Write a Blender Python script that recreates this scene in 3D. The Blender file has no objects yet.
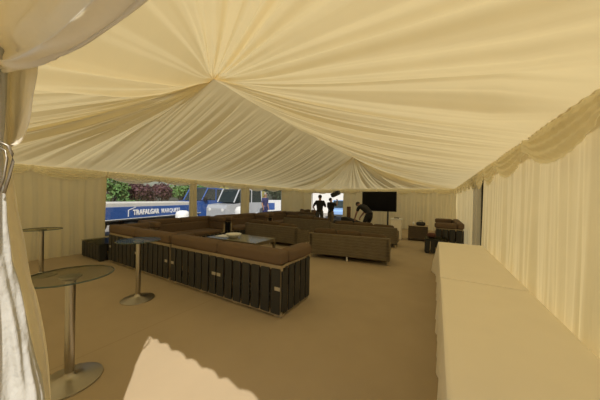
import bpy, bmesh, math, random
import numpy as np
from mathutils import Vector, Matrix
random.seed(7)
PI = math.pi
S = bpy.context.scene
COL = S.collection
XL, XR, XM = -8.54, .90, -3.82
Y0, Y1 = .05, 15.10
GA, GB = 3.10, 12.10
ZE, ZR = 2.33, 3.97

# ------------------------------------------------------------------ materials
def new_mat(name):
    m = bpy.data.materials.new(name); m.use_nodes = True
    nt = m.node_tree; nt.nodes.clear()
    return m, nt, nt.nodes.new('ShaderNodeOutputMaterial')
def N(nt, kind, **kw):
    n = nt.nodes.new(kind)
    for k, v in kw.items():
        if k.startswith('_'): setattr(n, k[1:], v)
        else: n.inputs[k.replace('_', ' ')].default_value = v
    return n
def mat(name, col, rough=.6, metal=0, var=.08, scale=12, bump=.0, bscale=60, spec=.5, coat=0):
    m, nt, out = new_mat(name)
    b = N(nt, 'ShaderNodeBsdfPrincipled', Roughness=rough, Metallic=metal)
    b.inputs['Specular IOR Level'].default_value = spec
    b.inputs['Coat Weight'].default_value = coat
    tc = N(nt, 'ShaderNodeTexCoord')
    no = N(nt, 'ShaderNodeTexNoise', Scale=scale, Detail=4.0)
    nt.links.new(tc.outputs['Object'], no.inputs['Vector'])
    r = N(nt, 'ShaderNodeMix', _data_type='RGBA')
    c = np.array(col)
    r.inputs[6].default_value = (*np.clip(c*(1-var), 0, 1), 1)
    r.inputs[7].default_value = (*np.clip(c*(1+var), 0, 1), 1)
    nt.links.new(no.outputs[0], r.inputs[0])
    nt.links.new(r.outputs[2], b.inputs['Base Color'])
    if bump:
        n2 = N(nt, 'ShaderNodeTexNoise', Scale=bscale, Detail=3.0)
        nt.links.new(tc.outputs['Object'], n2.inputs['Vector'])
        bp = N(nt, 'ShaderNodeBump', Strength=bump, Distance=.01)
        nt.links.new(n2.outputs[0], bp.inputs['Height']); nt.links.new(bp.outputs[0], b.inputs['Normal'])
    nt.links.new(b.outputs[0], out.inputs[0])
    return m
def fabric(name, col, trans=.55, tcol=None, bump=.25, bscale=(7, 7, 7), rough_scale=1.0):
    m, nt, out = new_mat(name)
    tc = N(nt, 'ShaderNodeTexCoord')
    no = N(nt, 'ShaderNodeTexNoise', Scale=3.0, Detail=5.0)
    nt.links.new(tc.outputs['Object'], no.inputs['Vector'])
    mp = N(nt, 'ShaderNodeMapping'); mp.inputs['Scale'].default_value = bscale
    nt.links.new(tc.outputs['Object'], mp.inputs['Vector'])
    n2 = N(nt, 'ShaderNodeTexNoise', Scale=2.2, Detail=4.0, Roughness=.55)
    nt.links.new(mp.outputs[0], n2.inputs['Vector'])
    bp = N(nt, 'ShaderNodeBump', Strength=bump, Distance=.03)
    nt.links.new(n2.outputs[0], bp.inputs['Height'])
    def cm(c):
        r = N(nt, 'ShaderNodeMix', _data_type='RGBA'); c = np.array(c)
        r.inputs[6].default_value = (*np.clip(c*.95, 0, 1), 1); r.inputs[7].default_value = (*np.clip(c*1.04, 0, 1), 1)
        nt.links.new(no.outputs[0], r.inputs[0]); return r
    d = N(nt, 'ShaderNodeBsdfDiffuse'); t = N(nt, 'ShaderNodeBsdfTranslucent')
    nt.links.new(cm(col).outputs[2], d.inputs[0]); nt.links.new(cm(tcol or col).outputs[2], t.inputs[0])
    nt.links.new(bp.outputs[0], d.inputs['Normal']); nt.links.new(bp.outputs[0], t.inputs['Normal'])
    mx = N(nt, 'ShaderNodeMixShader', Fac=trans)
    nt.links.new(d.outputs[0], mx.inputs[1]); nt.links.new(t.outputs[0], mx.inputs[2])
    nt.links.new(mx.outputs[0], out.inputs[0])
    return m
def clear(name, tint, gloss=.08, rough=.02):
    m, nt, out = new_mat(name)
    t = N(nt, 'ShaderNodeBsdfTransparent'); t.inputs[0].default_value = (*tint, 1)
    g = N(nt, 'ShaderNodeBsdfGlossy', Roughness=rough); g.inputs[0].default_value = (1, 1, 1, 1)
    fr = N(nt, 'ShaderNodeFresnel', IOR=1.45)
    no = N(nt, 'ShaderNodeTexNoise', Scale=3.0)
    bp = N(nt, 'ShaderNodeBump', Strength=.05, Distance=.01); nt.links.new(no.outputs[0], bp.inputs['Height'])
    nt.links.new(bp.outputs[0], g.inputs['Normal'])
    mx = N(nt, 'ShaderNodeMixShader'); 
    if gloss is None: nt.links.new(fr.outputs[0], mx.inputs[0])
    else: mx.inputs[0].default_value = gloss
    nt.links.new(t.outputs[0], mx.inputs[1]); nt.links.new(g.outputs[0], mx.inputs[2])
    nt.links.new(mx.outputs[0], out.inputs[0])
    return m
def wicker(name, c1, c2, sc=26):
    m, nt, out = new_mat(name)
    b = N(nt, 'ShaderNodeBsdfPrincipled', Roughness=.55)
    tc = N(nt, 'ShaderNodeTexCoord')
    w = N(nt, 'ShaderNodeTexWave', Scale=sc*.5, Distortion=.6, Detail=1.0, _bands_direction='Z')
    w2 = N(nt, 'ShaderNodeTexWave', Scale=sc*.34, Distortion=3.5, Detail=2.5, _bands_direction='Z')
    no = N(nt, 'ShaderNodeTexNoise', Scale=5.0, Detail=5.0)
    for q in (w, w2, no): nt.links.new(tc.outputs['Object'], q.inputs['Vector'])
    mu = N(nt, 'ShaderNodeMath', _operation='MULTIPLY')
    nt.links.new(w.outputs[1], mu.inputs[0]); nt.links.new(w2.outputs[1], mu.inputs[1])
    ad = N(nt, 'ShaderNodeMath', _operation='MULTIPLY_ADD'); ad.inputs[1].default_value = .7
    nt.links.new(mu.outputs[0], ad.inputs[0])
    m2 = N(nt, 'ShaderNodeMath', _operation='MULTIPLY'); m2.inputs[1].default_value = .5
    nt.links.new(no.outputs[0], m2.inputs[0]); nt.links.new(m2.outputs[0], ad.inputs[2])
    r = N(nt, 'ShaderNodeMix', _data_type='RGBA'); r.inputs[6].default_value = (*c1, 1); r.inputs[7].default_value = (*c2, 1)
    nt.links.new(ad.outputs[0], r.inputs[0]); nt.links.new(r.outputs[2], b.inputs['Base Color'])
    bp = N(nt, 'ShaderNodeBump', Strength=.6, Distance=.01)
    nt.links.new(mu.outputs[0], bp.inputs['Height']); nt.links.new(bp.outputs[0], b.inputs['Normal'])
    nt.links.new(b.outputs[0], out.inputs[0])
    return m

CREAM = (.86, .755, .50)
M = dict(
    roof=fabric('lining_roof', (.83, .70, .40), .30, (.93, .80, .46), .10, (2, 2, 2)),
    wall=fabric('lining_wall', (.77, .67, .39), .29, (.92, .79, .47), .12, (6, 6, 1)),
    val=fabric('lining_valance', (.88, .83, .64), .50, (.98, .92, .74), .2, (5, 5, 5)),
    drape=fabric('entrance_lining', (.88, .84, .75), .48, (.97, .93, .82), .35, (4, 4, 3)),
    pvc=fabric('white_pvc_curtain', (.58, .58, .56), .30, (.80, .80, .78), .8, (5, 5, 3)),
    carpet=mat('tan_carpet', (.41, .33, .225), .95, var=.08, scale=2.2, bump=.35, bscale=160, spec=.1),
    cloth=mat('cream_tablecloth', (.86, .80, .68), .85, var=.03, scale=4, bump=.05, bscale=9, spec=.15),
    slat=mat('charcoal_board', (.024, .024, .023), .6, var=.3, scale=9, bump=.1),
    wood=mat('pale_pallet_wood', (.36, .29, .19), .8, var=.2, scale=14, bump=.3),
    cush=mat('brown_cushion', (.14, .096, .062), .85, var=.10, scale=9, bump=.12, bscale=90, spec=.2),
    cush2=mat('olive_brown_cushion', (.10, .068, .038), .85, var=.12, scale=9, bump=.12, bscale=90, spec=.2),
    wick=wicker('grey_brown_wicker', (.07, .054, .032), (.25, .20, .12)),
    wickd=wicker('dark_wicker', (.03, .02, .012), (.14, .10, .055)),
    chrome=mat('brushed_chrome', (.42, .39, .33), .32, 1, var=.05),
    bracket=mat('bracket_steel', (.55, .52, .45), .45, .7),
    glass=clear('table_glass', (.74, .74, .66), .065, .08),
    pane=clear('window_film', (.93, .94, .95), .03),
    black=mat('matte_black', (.012, .012, .012), .5),
    screen=mat('black_screen', (.004, .004, .005), .35, var=0, spec=.12),
    rubber=mat('rubber', (.02, .02, .02), .8),
    white=mat('white_plastic', (.8, .8, .78), .5, var=.03),
    greydoor=mat('grey_door_panel', (.50, .50, .47), .6, var=.04),
    dark=mat('dark_trim', (.05, .05, .045), .6),
    steel=mat('steel_tube', (.30, .27, .23), .4, .8),
    blue=mat('blue_paint', (.030, .095, .33), .45, var=.05, scale=2),
    lblue=mat('light_blue_paint', (.25, .42, .75), .35, var=.05),
    silver=mat('silver_paint', (.55, .57, .60), .3, .3, var=.04, scale=2),
    whitep=mat('white_paint', (.80, .80, .80), .35, var=.03, scale=2),
    cglass=mat('car_glass', (.03, .04, .04), .15, 0, var=.4, scale=2, spec=.25),
    letter=mat('white_lettering', (.85, .85, .85), .6, var=.0),
    grass=mat('grass_ground', (.13, .16, .07), .95, var=.4, scale=1.2, bump=.5, bscale=20),
    gravel=mat('gravel_yard', (.30, .28, .25), .95, var=.25, scale=1.6, bump=.4, bscale=40),
    soil=mat('grey_bank', (.22, .20, .18), .95, var=.3, scale=3, bump=.5),
    leafg=mat('green_leaves', (.10, .20, .05), .7, var=.6, scale=4),
    leafp=mat('purple_leaves', (.09, .035, .045), .7, var=.6, scale=4),
    leafd=mat('dark_leaves', (.05, .07, .035), .7, var=.6, scale=4),
    leafy=mat('yellow_leaves', (.42, .36, .10), .7, var=.4, scale=4),
    bark=mat('bark', (.08, .06, .04), .9, var=.3),
    skin=mat('skin', (.36, .20, .13), .6, var=.04),
    hair=mat('dark_hair', (.025, .017, .012), .8),
    hairg=mat('grey_hair', (.35, .32, .28), .8),
    tblack=mat('black_cloth', (.012, .012, .014), .9),
    navy=mat('navy_cloth', (.03, .035, .12), .9),
    khaki=mat('khaki_cloth', (.16, .13, .09), .9),
    grey=mat('grey_cloth', (.055, .055, .055), .9),
    orange=mat('orange_lamp', (.8, .25, .03), .4),
    canvas=mat('pale_canvas', (.62, .60, .54), .9, var=.15, scale=3),
    stone=mat('stone', (.45, .42, .36), .9, var=.2, scale=6),
)
# floor material details: faint darker joins between the carpet rolls
def carpet_seams():
    nt = M['carpet'].node_tree
    b = [n for n in nt.nodes if n.type == 'BSDF_PRINCIPLED'][0]
    src = b.inputs['Base Color'].links[0].from_socket
    ge = N(nt, 'ShaderNodeNewGeometry'); sp = N(nt, 'ShaderNodeSeparateXYZ')
    nt.links.new(ge.outputs['Position'], sp.inputs[0])
    a = N(nt, 'ShaderNodeMath', _operation='ADD'); a.inputs[1].default_value = 3.10 + 40
    nt.links.new(sp.outputs[0], a.inputs[0])
    mo = N(nt, 'ShaderNodeMath', _operation='MODULO'); mo.inputs[1].default_value = 4.0
    nt.links.new(a.outputs[0], mo.inputs[0])
    lt = N(nt, 'ShaderNodeMath', _operation='LESS_THAN'); lt.inputs[1].default_value = .012
    nt.links.new(mo.outputs[0], lt.inputs[0])
    k = N(nt, 'ShaderNodeMath', _operation='MULTIPLY'); k.inputs[1].default_value = .22
    nt.links.new(lt.outputs[0], k.inputs[0])
    r = N(nt, 'ShaderNodeMix', _data_type='RGBA'); r.inputs[7].default_value = (.16, .11, .06, 1)
    nt.links.new(k.outputs[0], r.inputs[0]); nt.links.new(src, r.inputs[6]); nt.links.new(r.outputs[2], b.inputs['Base Color'])
carpet_seams()

# ------------------------------------------------------------------ object helpers
def tag(o, label=None, cat=None, group=None, kind=None):
    if label: o['label'] = label
    if cat: o['category'] = cat
    if group: o['group'] = group
    if kind: o['kind'] = kind
    return o
def empty(name, loc, rz, label, cat, group=None):
    o = bpy.data.objects.new(name, None); COL.objects.link(o)
    o.location = loc; o.rotation_euler = (0, 0, rz); o.empty_display_size = .2
    return tag(o, label, cat, group)
def link(name, me, m, parent=None, smooth=False):
    o = bpy.data.objects.new(name, me); COL.objects.link(o)
    if m and not me.materials: me.materials.append(M[m] if isinstance(m, str) else m)
    if parent: o.parent = parent
    if smooth:
        me.polygons.foreach_set('use_smooth', [True]*len(me.polygons)); me.update()
    return o
def copy_tree(o, parent=None):
    c = o.copy(); COL.objects.link(c); c.parent = parent
    for ch in list(o.children): copy_tree(ch, c)
    return c
class MB:
    """collects shapes into one mesh"""
    def __init__(s): s.bm = bmesh.new()
    def box(s, x0, x1, y0, y1, z0, z1, bev=0, seg=2, mtx=None):
        r = bmesh.ops.create_cube(s.bm, size=1)['verts']
        c = Vector(((x0+x1)/2, (y0+y1)/2, (z0+z1)/2)); d = Vector((abs(x1-x0), abs(y1-y0), abs(z1-z0)))
        for v in r: v.co = Vector((v.co.x*d.x, v.co.y*d.y, v.co.z*d.z)) + c
        if mtx:
            for v in r: v.co = mtx @ v.co
        if bev:
            ed = list({e for v in r for e in v.link_edges})
            bmesh.ops.bevel(s.bm, geom=ed, offset=bev, segments=seg, affect='EDGES', profile=.6)
        return s
    def rbox(s, x0, x1, y0, y1, z0, z1, r, puff=.0, n=8, mtx=None):
        """rounded, slightly puffed cushion"""
        b = bmesh.new(); bmesh.ops.create_cube(b, size=2)
        bmesh.ops.subdivide_edges(b, edges=b.edges[:], cuts=n-1, use_grid_fill=True)
        c = Vector(((x0+x1)/2, (y0+y1)/2, (z0+z1)/2)); h = Vector((x1-x0, y1-y0, z1-z0))/2
        vm = {}
        for v in b.verts:
            p = Vector([math.copysign(min(1, abs(t)), t) for t in v.co])
            q = Vector([p[i]*h[i] for i in range(3)])
            # pull more samples towards the rims
            q = Vector([math.copysign(h[i]*(1-(1-abs(p[i]))**1.5*1.0), p[i]) if abs(p[i]) > 1e-6 else 0 for i in range(3)])
            inner = Vector([max(-(h[i]-r), min(h[i]-r, q[i])) for i in range(3)])
            d = q-inner
            if d.length > 1e-9: d = d.normalized()*r
            o = inner+d
            for i in range(3):
                j, k = (i+1) % 3, (i+2) % 3
                if abs(abs(p[i])-1) < 1e-5:
                    o[i] += math.copysign(puff*(1-p[j]**2)*(1-p[k]**2), p[i])
            w = o+c
            if mtx: w = mtx @ w
            vm[v.index] = s.bm.verts.new(w)
        for f in b.faces: s.bm.faces.new([vm[v.index] for v in f.verts])
        b.free(); return s
    def cyl(s, p0, p1, r0, r1=None, seg=20, caps=True):
        r1 = r0 if r1 is None else r1
        p0, p1 = Vector(p0), Vector(p1); d = p1-p0
        q = d.to_track_quat('Z', 'Y').to_matrix().to_4x4()
        m = Matrix.Translation((p0+p1)/2) @ q
        bmesh.ops.create_cone(s.bm, cap_ends=caps, segments=seg, radius1=r0, radius2=r1, depth=d.length, matrix=m)
        return s
    def tube(s, pts, r, seg=8):
        pts = [Vector(p) for p in pts]; rings = []
        for i, p in enumerate(pts):
            t = (pts[min(i+1, len(pts)-1)]-pts[max(i-1, 0)]).normalized()
            q = t.to_track_quat('Z', 'Y')
            rings.append([s.bm.verts.new(p+q @ Vector((r*math.cos(2*PI*k/seg), r*math.sin(2*PI*k/seg), 0))) for k in range(seg)])
        for a, b in zip(rings, rings[1:]):
            for k in range(seg): s.bm.faces.new((a[k], a[(k+1) % seg], b[(k+1) % seg], b[k]))
        s.bm.faces.new(rings[0][::-1]); s.bm.faces.new(rings[-1]); return s
    def lathe(s, prof, c=(0, 0, 0), seg=40):
        rings = []
        for r, z in prof:
            if r < 1e-5: rings.append([s.bm.verts.new((c[0], c[1], c[2]+z))])
            else: rings.append([s.bm.verts.new((c[0]+r*math.cos(2*PI*k/seg), c[1]+r*math.sin(2*PI*k/seg), c[2]+z)) for k in range(seg)])
        for a, b in zip(rings, rings[1:]):
            for k in range(seg):
                k2 = (k+1) % seg
                if len(a) == 1 and len(b) == 1: continue
                if len(a) == 1: s.bm.faces.new((a[0], b[k2], b[k]))
                elif len(b) == 1: s.bm.faces.new((a[k], a[k2], b[0]))
                else: s.bm.faces.new((a[k], a[k2], b[k2], b[k]))
        return s
    def prism(s, pts, y0, y1):
        """pts (x,z) outline extruded along y"""
        a = [s.bm.verts.new((x, y0, z)) for x, z in pts]; b = [s.bm.verts.new((x, y1, z)) for x, z in pts]
        n = len(pts)
        s.bm.faces.new(a); s.bm.faces.new(b[::-1])
        for i in range(n): s.bm.faces.new((a[i], b[i], b[(i+1) % n], a[(i+1) % n]))
        return s
    def ball(s, c, r, sc=(1, 1, 1), sub=3):
        m = Matrix.Translation(c) @ Matrix.Diagonal((*sc, 1))
        bmesh.ops.create_icosphere(s.bm, subdivisions=sub, radius=r, matrix=m); return s
    def build(s, name, m, parent=None, smooth=False):
        bmesh.ops.recalc_face_normals(s.bm, faces=s.bm.faces[:])
        me = bpy.data.meshes.new(name); s.bm.to_mesh(me); s.bm.free()
        o = link(name, me, m, parent, smooth)
        return o
def smooth_angle(o, ang=35):
    me = o.data
    me.polygons.foreach_set('use_smooth', [True]*len(me.polygons))
    try: me.set_sharp_from_angle(angle=math.radians(ang))
    except Exception: pass
    return o
def grid_mesh(name, P, m, parent=None, wrap=False):
    """P: array (nu, nv, 3)"""
    nu, nv = P.shape[:2]
    i = np.arange(nu*nv).reshape(nu, nv)
    f = np.stack([i[:-1, :-1], i[1:, :-1], i[1:, 1:], i[:-1, 1:]], -1).reshape(-1, 4)
    me = bpy.data.meshes.new(name)
    me.from_pydata(P.reshape(-1, 3).tolist(), [], f.tolist())
    return link(name, me, m, parent, True)
def merge_grids(name, Ps, m, parent=None):
    V, F, o = [], [], 0
    for P in Ps:
        nu, nv = P.shape[:2]; i = np.arange(nu*nv).reshape(nu, nv)+o
        F += np.stack([i[:-1, :-1], i[1:, :-1], i[1:, 1:], i[:-1, 1:]], -1).reshape(-1, 4).tolist()
        V += P.reshape(-1, 3).tolist(); o += nu*nv
    me = bpy.data.meshes.new(name); me.from_pydata(V, [], F)
    return link(name, me, m, parent, True)

# ------------------------------------------------------------------ draped lining
rng = np.random.default_rng(3)
def pleat_fn(freqs, amps, seed, sharp=.7):
    r = np.random.default_rng(seed)
    terms = []
    for f, a in zip(freqs, amps):
        for k in range(3):
            terms.append((f*(.72+.28*k+r.uniform(-.06, .06)), a*(.8 if k == 1 else .55), r.uniform(0, 6.28), r.uniform(0, 6.28)))
    def fn(u, t=0.):
        h = 0
        for f, a, p, q in terms:
            ph = 2*PI*f*u + p + .5*np.sin(1.7*u+q) + .35*np.sin(3.1*t+q+u*.6)
            w = (ph/(2*PI)) % 1.0
            up = w/.80; dn = (1-w)/.20
            h = h + a*(np.minimum(up, dn)**1.15-.45)*(.75+.45*sharp)
        return h
    return fn
SAG = .28
def sagc(t): return 4*t*(1-t)*(1-.25*(t-.5))
def slope(side, seed):
    xe = XR if side > 0 else XL
    ys = np.linspace(GA, GB, 1000); ts = np.linspace(0, 1, 56)
    U, T = np.meshgrid(ys, ts, indexing='ij')
    pf = pleat_fn((.7, 2.0, 4.2), (.070, .042, .018), seed)
    ph = (U-GA) % 3.0
    ridge_dip = .07*np.sin(PI*ph/3.0)**1.0
    X = XM + (xe-XM)*T
    sgu = .10+((SAG if side > 0 else .38)-.10)*np.clip((U-GA)/3.5, 0, 1)
    Z = ZR + (ZE-ZR)*T - sgu*sagc(T) - ridge_dip*(1-T)
    # folds gather a little towards each ridge point
    g = .30*np.sin(2*PI*ph/3.0)/(2*PI)*3.0*(1-T)**2
    Y = U - g*.5
    if side > 0:      # the sunny side is drawn towards the near knot before it turns down to the eave
        dd = U-GA
        sh = 2.0*(1-np.exp(-dd/2.0))*(1-(dd/9.0)**4)
        Y = Y - sh*(1-T)**2.4
    Z = Z + ridge_dip*(1-T) - .05*np.sin(PI*((Y-GA) % 3.0)/3.0)*(1-T)
    Y = Y - .25*np.sin(PI*T)*np.sin(PI*(U-GA)/9.0)*(1 if side < 0 else -1)*.4
    env = np.clip((U-GA)/.15, 0, 1)*np.clip((GB-U)/.15, 0, 1)
    a = (.35+.65*np.sin(PI*np.clip(T*1.1, 0, 1)))*env*np.clip((1-T)*12, .0, 1)*np.clip(T*9+.15, 0, 1)
    H = pf(U, T)*a*(1.7 if side > 0 else 1.25)
    nx, nz = (ZE-ZR), -(xe-XM); L = math.hypot(nx, nz); nx, nz = nx/L, nz/L
    if nz > 0: nx, nz = -nx, -nz
    return np.stack([X + nx*H, Y, Z + nz*H], -1)
def hip(yg, ye, seed):
    """fan of folds from one ridge gather down to the three eaves of an end bay"""
    seg = [(XR, yg), (XR, ye), (XL, ye), (XL, yg)]
    n = [150, 560, 150]; pts = []
    for k in range(3):
        for i in range(n[k]+(k == 2)):
            f = i/n[k]; a, b = seg[k], seg[k+1]
            pts.append((a[0]+(b[0]-a[0])*f, a[1]+(b[1]-a[1])*f))
    pts = np.array(pts)
    d = np.r_[0, np.cumsum(np.hypot(*np.diff(pts, axis=0).T))]
    ts = np.linspace(0, 1, 64)**1.15
    D, T = np.meshgrid(d, ts, indexing='ij')
    PX, _ = np.meshgrid(pts[:, 0], ts, indexing='ij'); PY, _ = np.meshgrid(pts[:, 1], ts, indexing='ij')
    pf = pleat_fn((.36, .85, 2.3), (.14, .105, .026), seed)
    span = np.hypot(PX-XM, PY-yg)/4.72
    tot0 = d[-1]; ed = np.clip(np.minimum(D, tot0-D)/3.0, 0, 1)
    sg = (.10 if yg < 5 else np.where(D < tot0/2, SAG, .38))*(1-ed)+(.10 if yg < 5 else .25)*np.minimum(span, 1.1)*ed
    X = XM+(PX-XM)*T; Y = yg+(PY-yg)*T
    Z = ZR+(ZE-ZR)*T-sg*sagc(T)
    tot = d[-1]
    env = np.clip(D/.5, 0, 1)*np.clip((tot-D)/.5, 0, 1)
    H = pf(D+.10*np.sin(T*4+D*1.3), T*1.2)*env*np.clip(T*2.2, 0, 1)*np.clip((1-T)*9, 0, 1)
    # a few deep narrow gathers right under the knot
    H = H + .02*np.sin(2*PI*D*2.2)*np.exp(-((T-.12)/.1)**2)*env
    return np.stack([X, Y, Z-H], -1)
tag(merge_grids('ceiling', [slope(1, 11), slope(-1, 21), hip(GA, Y0, 31), hip(GB, Y1, 41)], 'roof'), kind='structure')

def wall_strip(axis, c, a0, a1, z0, z1, seed, inward, amp=1.0):
    """pleated lining between a0..a1 along the wall"""
    n = max(12, int((a1-a0)/.018)); u = np.linspace(a0, a1, n); zz = np.linspace(z0, z1, 16)
    U, Zz = np.meshgrid(u, zz, indexing='ij')
    pf = pleat_fn((1.8, 4.6), (.050, .042), seed)
    H = (pf(U, Zz*.35)*.8+.02)*amp*(.75+.25*np.cos(Zz*1.3))
    U2 = U+.012*np.sin(Zz*2.3+U*3)
    if axis == 'x': return np.stack([c+inward*H, U2, Zz], -1)
    return np.stack([U2, c+inward*H, Zz], -1)
ZT = 2.36
_y = np.linspace(Y0-.05, Y1+.1, 200)
EAVE_SUN_SEAL = np.stack([np.stack([np.full(200, XR-.02), _y, np.full(200, ZE+.025)], -1), np.stack([np.full(200, XR+.20), _y, np.full(200, ZE+.02)], -1)], 1)  # strip added to block sun leaking in above the right wall
tag(merge_grids('wall_right', [EAVE_SUN_SEAL, wall_strip('x', XR+.08, Y0, 7.06, 0, ZT, 5, -1), wall_strip('x', XR+.08, 8.10, Y1, 0, ZT, 6, -1),
                               wall_strip('x', XR+.08, 6.95, 8.2, 2.12, ZT, 7, -1)], 'wall'), kind='structure')
WIN = [(3.12, 5.87), (6.19, 8.74), (9.34, 12.34)]
SILL = .42; HEAD = 2.16
pieces = [wall_strip('x', XL-.03, Y0, WIN[0][0], 0, ZT, 8, 1), wall_strip('x', XL-.03, WIN[0][1], WIN[1][0], 0, ZT, 9, 1, 1.6),
          wall_strip('x', XL-.03, WIN[1][1], WIN[2][0], 0, ZT, 10, 1, 1.3), wall_strip('x', XL-.03, WIN[2][1], Y1+.08, 0, ZT, 12, 1)]
for a, b in WIN:
    pieces += [wall_strip('x', XL-.03, a, b, 0, SILL, 13, 1, .4), wall_strip('x', XL-.03, a, b, HEAD, ZT, 14, 1, .4)]
tag(merge_grids('wall_left', pieces, 'wall'), kind='structure')
DX0, DX1, DH = -7.83, -5.44, 2.08
tag(merge_grids('wall_far', [wall_strip('y', Y1+.03, XL-.08, DX0, 0, ZT, 15, -1), wall_strip('y', Y1+.03, DX1, XR+.08, 0, ZT, 16, -1),
                             wall_strip('y', Y1+.03, DX0, DX1, DH, ZT, 17, -1, .3)], 'wall'), kind='structure')
# near gable with the entrance the camera looks through; its hem is scalloped
JL, JR = -1.27, .62
u = np.linspace(JL-.05, JR+.05, 260); zz = np.linspace(0, 1, 8)
U, T = np.meshgrid(u, zz, indexing='ij')
hem = 2.06+.055*np.abs(np.sin(PI*(U-JL)/.243))
lint = np.stack([U, Y0+0*U+.004*np.sin(U*40), hem+(ZT+.02-hem)*T], -1)
tag(merge_grids('wall_near', [wall_strip('y', Y0-.0, XL, JL, 0, ZT, 18, 1, .3), wall_strip('y', Y0-.0, JR, XR, 0, ZT, 19, 1, .3), lint], 'roof'), kind='structure')

# swagged valances
def swag(axis, c, a0, a1, inward, seed, top=2.37, drop=.26, flat=.10, off=.035):
    n = 90; m = 34
    r = random.Random(seed); dv = drop*r.uniform(.85, 1.12); sk = r.uniform(-.05, .05)
    s = np.linspace(0, 1, n); v = np.linspace(0, 1, m)
    Sx, V = np.meshgrid(s, v, indexing='ij')
    c4 = (4*Sx*(1-Sx))**.75*(1+sk*(Sx-.5)*4)
    Z = top - V*(flat+dv*c4)
    fold = .020*np.sin(2*PI*V*4.2+.6*np.sin(Sx*5))*np.clip(c4, 0, 1)*np.clip(V*3, 0, 1)
    belly = off+.055*np.sin(PI*np.clip(V*.8+.15, 0, 1))*c4+.04*(1-c4)*V
    knot = .035*np.sin(Sx*PI*14+V*3)*np.exp(-(np.minimum(Sx, 1-Sx)/.05)**2)
    H = belly+fold+knot+.006*np.sin(Sx*70+V*9)
    U = a0+(a1-a0)*Sx
    if axis == 'x': return np.stack([c+inward*H, U, Z], -1)
    return np.stack([U, c+inward*H, Z], -1)
def valance(name, axis, c, nodes, inward, seed, **kw):
    o = merge_grids(name, [swag(axis, c, a, b, inward, seed+i, **kw) for i, (a, b) in enumerate(zip(nodes, nodes[1:]))], 'val')
    return tag(o, kind='structure')
valance('trim_1', 'x', XR+.0, [Y0, .5, 2.0, 3.5, 5.0, 6.1, 7.3, 8.2, 9.1, 10.6, 12.1, 13.6, Y1], -1, 1, drop=.30)
valance('trim_2', 'x', XL-.0, [Y0, 1.6, 3.1, 4.6, 6.1, 7.6, 9.1, 10.6, 12.1, 13.6, Y1], 1, 40, drop=.20, flat=.13)
valance('trim_3', 'y', Y1+.0, list(np.linspace(XL, XR, 10)), -1, 80, drop=.20, flat=.15)
# edge cord under the ceiling hem
# ------------------------------------------------------------------ floor, ground, windows, doors
def floor_mesh():
    b = MB(); b.box(XL-.05, XR+.06, -1.2, Y1+.05, -.06, 0); return b.build('floor', 'carpet')
tag(floor_mesh(), kind='structure')
g = MB(); g.box(-70, 40, -30, 90, -.5, -.10); tag(g.build('ground', 'gravel'), kind='structure')
for i, (a, b_) in enumerate(WIN):
    b = MB(); x = XL-.07; w = .035
    b.box(x-.02, x+.02, a-.06, a-.06+w, SILL-.05, HEAD+.1); b.box(x-.02, x+.02, b_+.03, b_+.03+w, SILL-.05, HEAD+.1)
    b.box(x-.02, x+.02, a-.06, b_+.06, SILL-.06, SILL-.02); b.box(x-.02, x+.02, a-.06, b_+.06, HEAD+.06, HEAD+.1)
    fo = b.build('window_%d' % (i+1), 'white'); tag(fo, kind='structure')
    p = MB(); p.box(x-.002, x+.002, a-.05, b_+.05, SILL-.04, HEAD+.08); p.build('pane', 'pane', fo)
b = MB()
for xx in (DX0-.03, DX1): b.box(xx, xx+.03, Y1+.10, Y1+.16, 0, DH+.05)
b.box(DX0-.03, DX1+.03, Y1+.10, Y1+.16, DH+.02, DH+.06)
tag(b.build('door_1', 'white'), kind='structure')
b = MB(); b.box(XR+.09, XR+.12, 6.95, 8.3, 0, 2.3)
d3 = b.build('door_2', 'greydoor'); tag(d3, kind='structure')
b = MB(); b.box(XR+.04, XR+.088, 7.10, 7.13, 0, 2.2, .005)
b.build('door_frame', 'dark', d3)
b = MB(); b.box(XR-.02, XR+.088, 7.45, 8.05, 0, 2.2, .02); b.build('door_post', 'white', d3)

# entrance drapes right beside the camera
def sheet(name, rows, m, label, cat, nu=120, nv=60, amp=.012, freq=9, seed=1, group=None):
    """rows: control polylines (same number of points) from one edge to the other, resampled smoothly"""
    R = np.array(rows, float)
    def interp(A, n, ax):
        A = np.moveaxis(A, ax, 0); k = A.shape[0]; x = np.linspace(0, k-1, n)
        out = []
        for t in x:
            i = min(int(t), k-2); f = t-i
            p0, p1, p2, p3 = A[max(i-1, 0)], A[i], A[i+1], A[min(i+2, k-1)]
            out.append(.5*((2*p1)+(-p0+p2)*f+(2*p0-5*p1+4*p2-p3)*f*f+(-p0+3*p1-3*p2+p3)*f**3))
        return np.moveaxis(np.array(out), 0, ax)
    P = interp(interp(R, nu, 0), nv, 1)
    du = np.gradient(P, axis=0); dv = np.gradient(P, axis=1); nn = np.cross(du, dv)
    nn /= np.linalg.norm(nn, axis=2, keepdims=True)+1e-9
    r = np.random.default_rng(seed)
    u = np.linspace(0, 1, nu)[:, None]; v = np.linspace(0, 1, nv)[None, :]
    h = 0
    for k in range(5):
        h = h+np.sin(2*PI*freq*(.4+.4*k)*(v+.08*np.sin(u*5+k))+r.uniform(0, 6)+1.5*np.sin(u*3*(k+1)*.5+k))/(1+.6*k)
    P = P+nn*h[..., None]*amp
    o = grid_mesh(name, P, m)
    so = o.modifiers.new('thickness', 'SOLIDIFY'); so.thickness = .0015
    if label: tag(o, label, cat, group)
    return o
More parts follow.
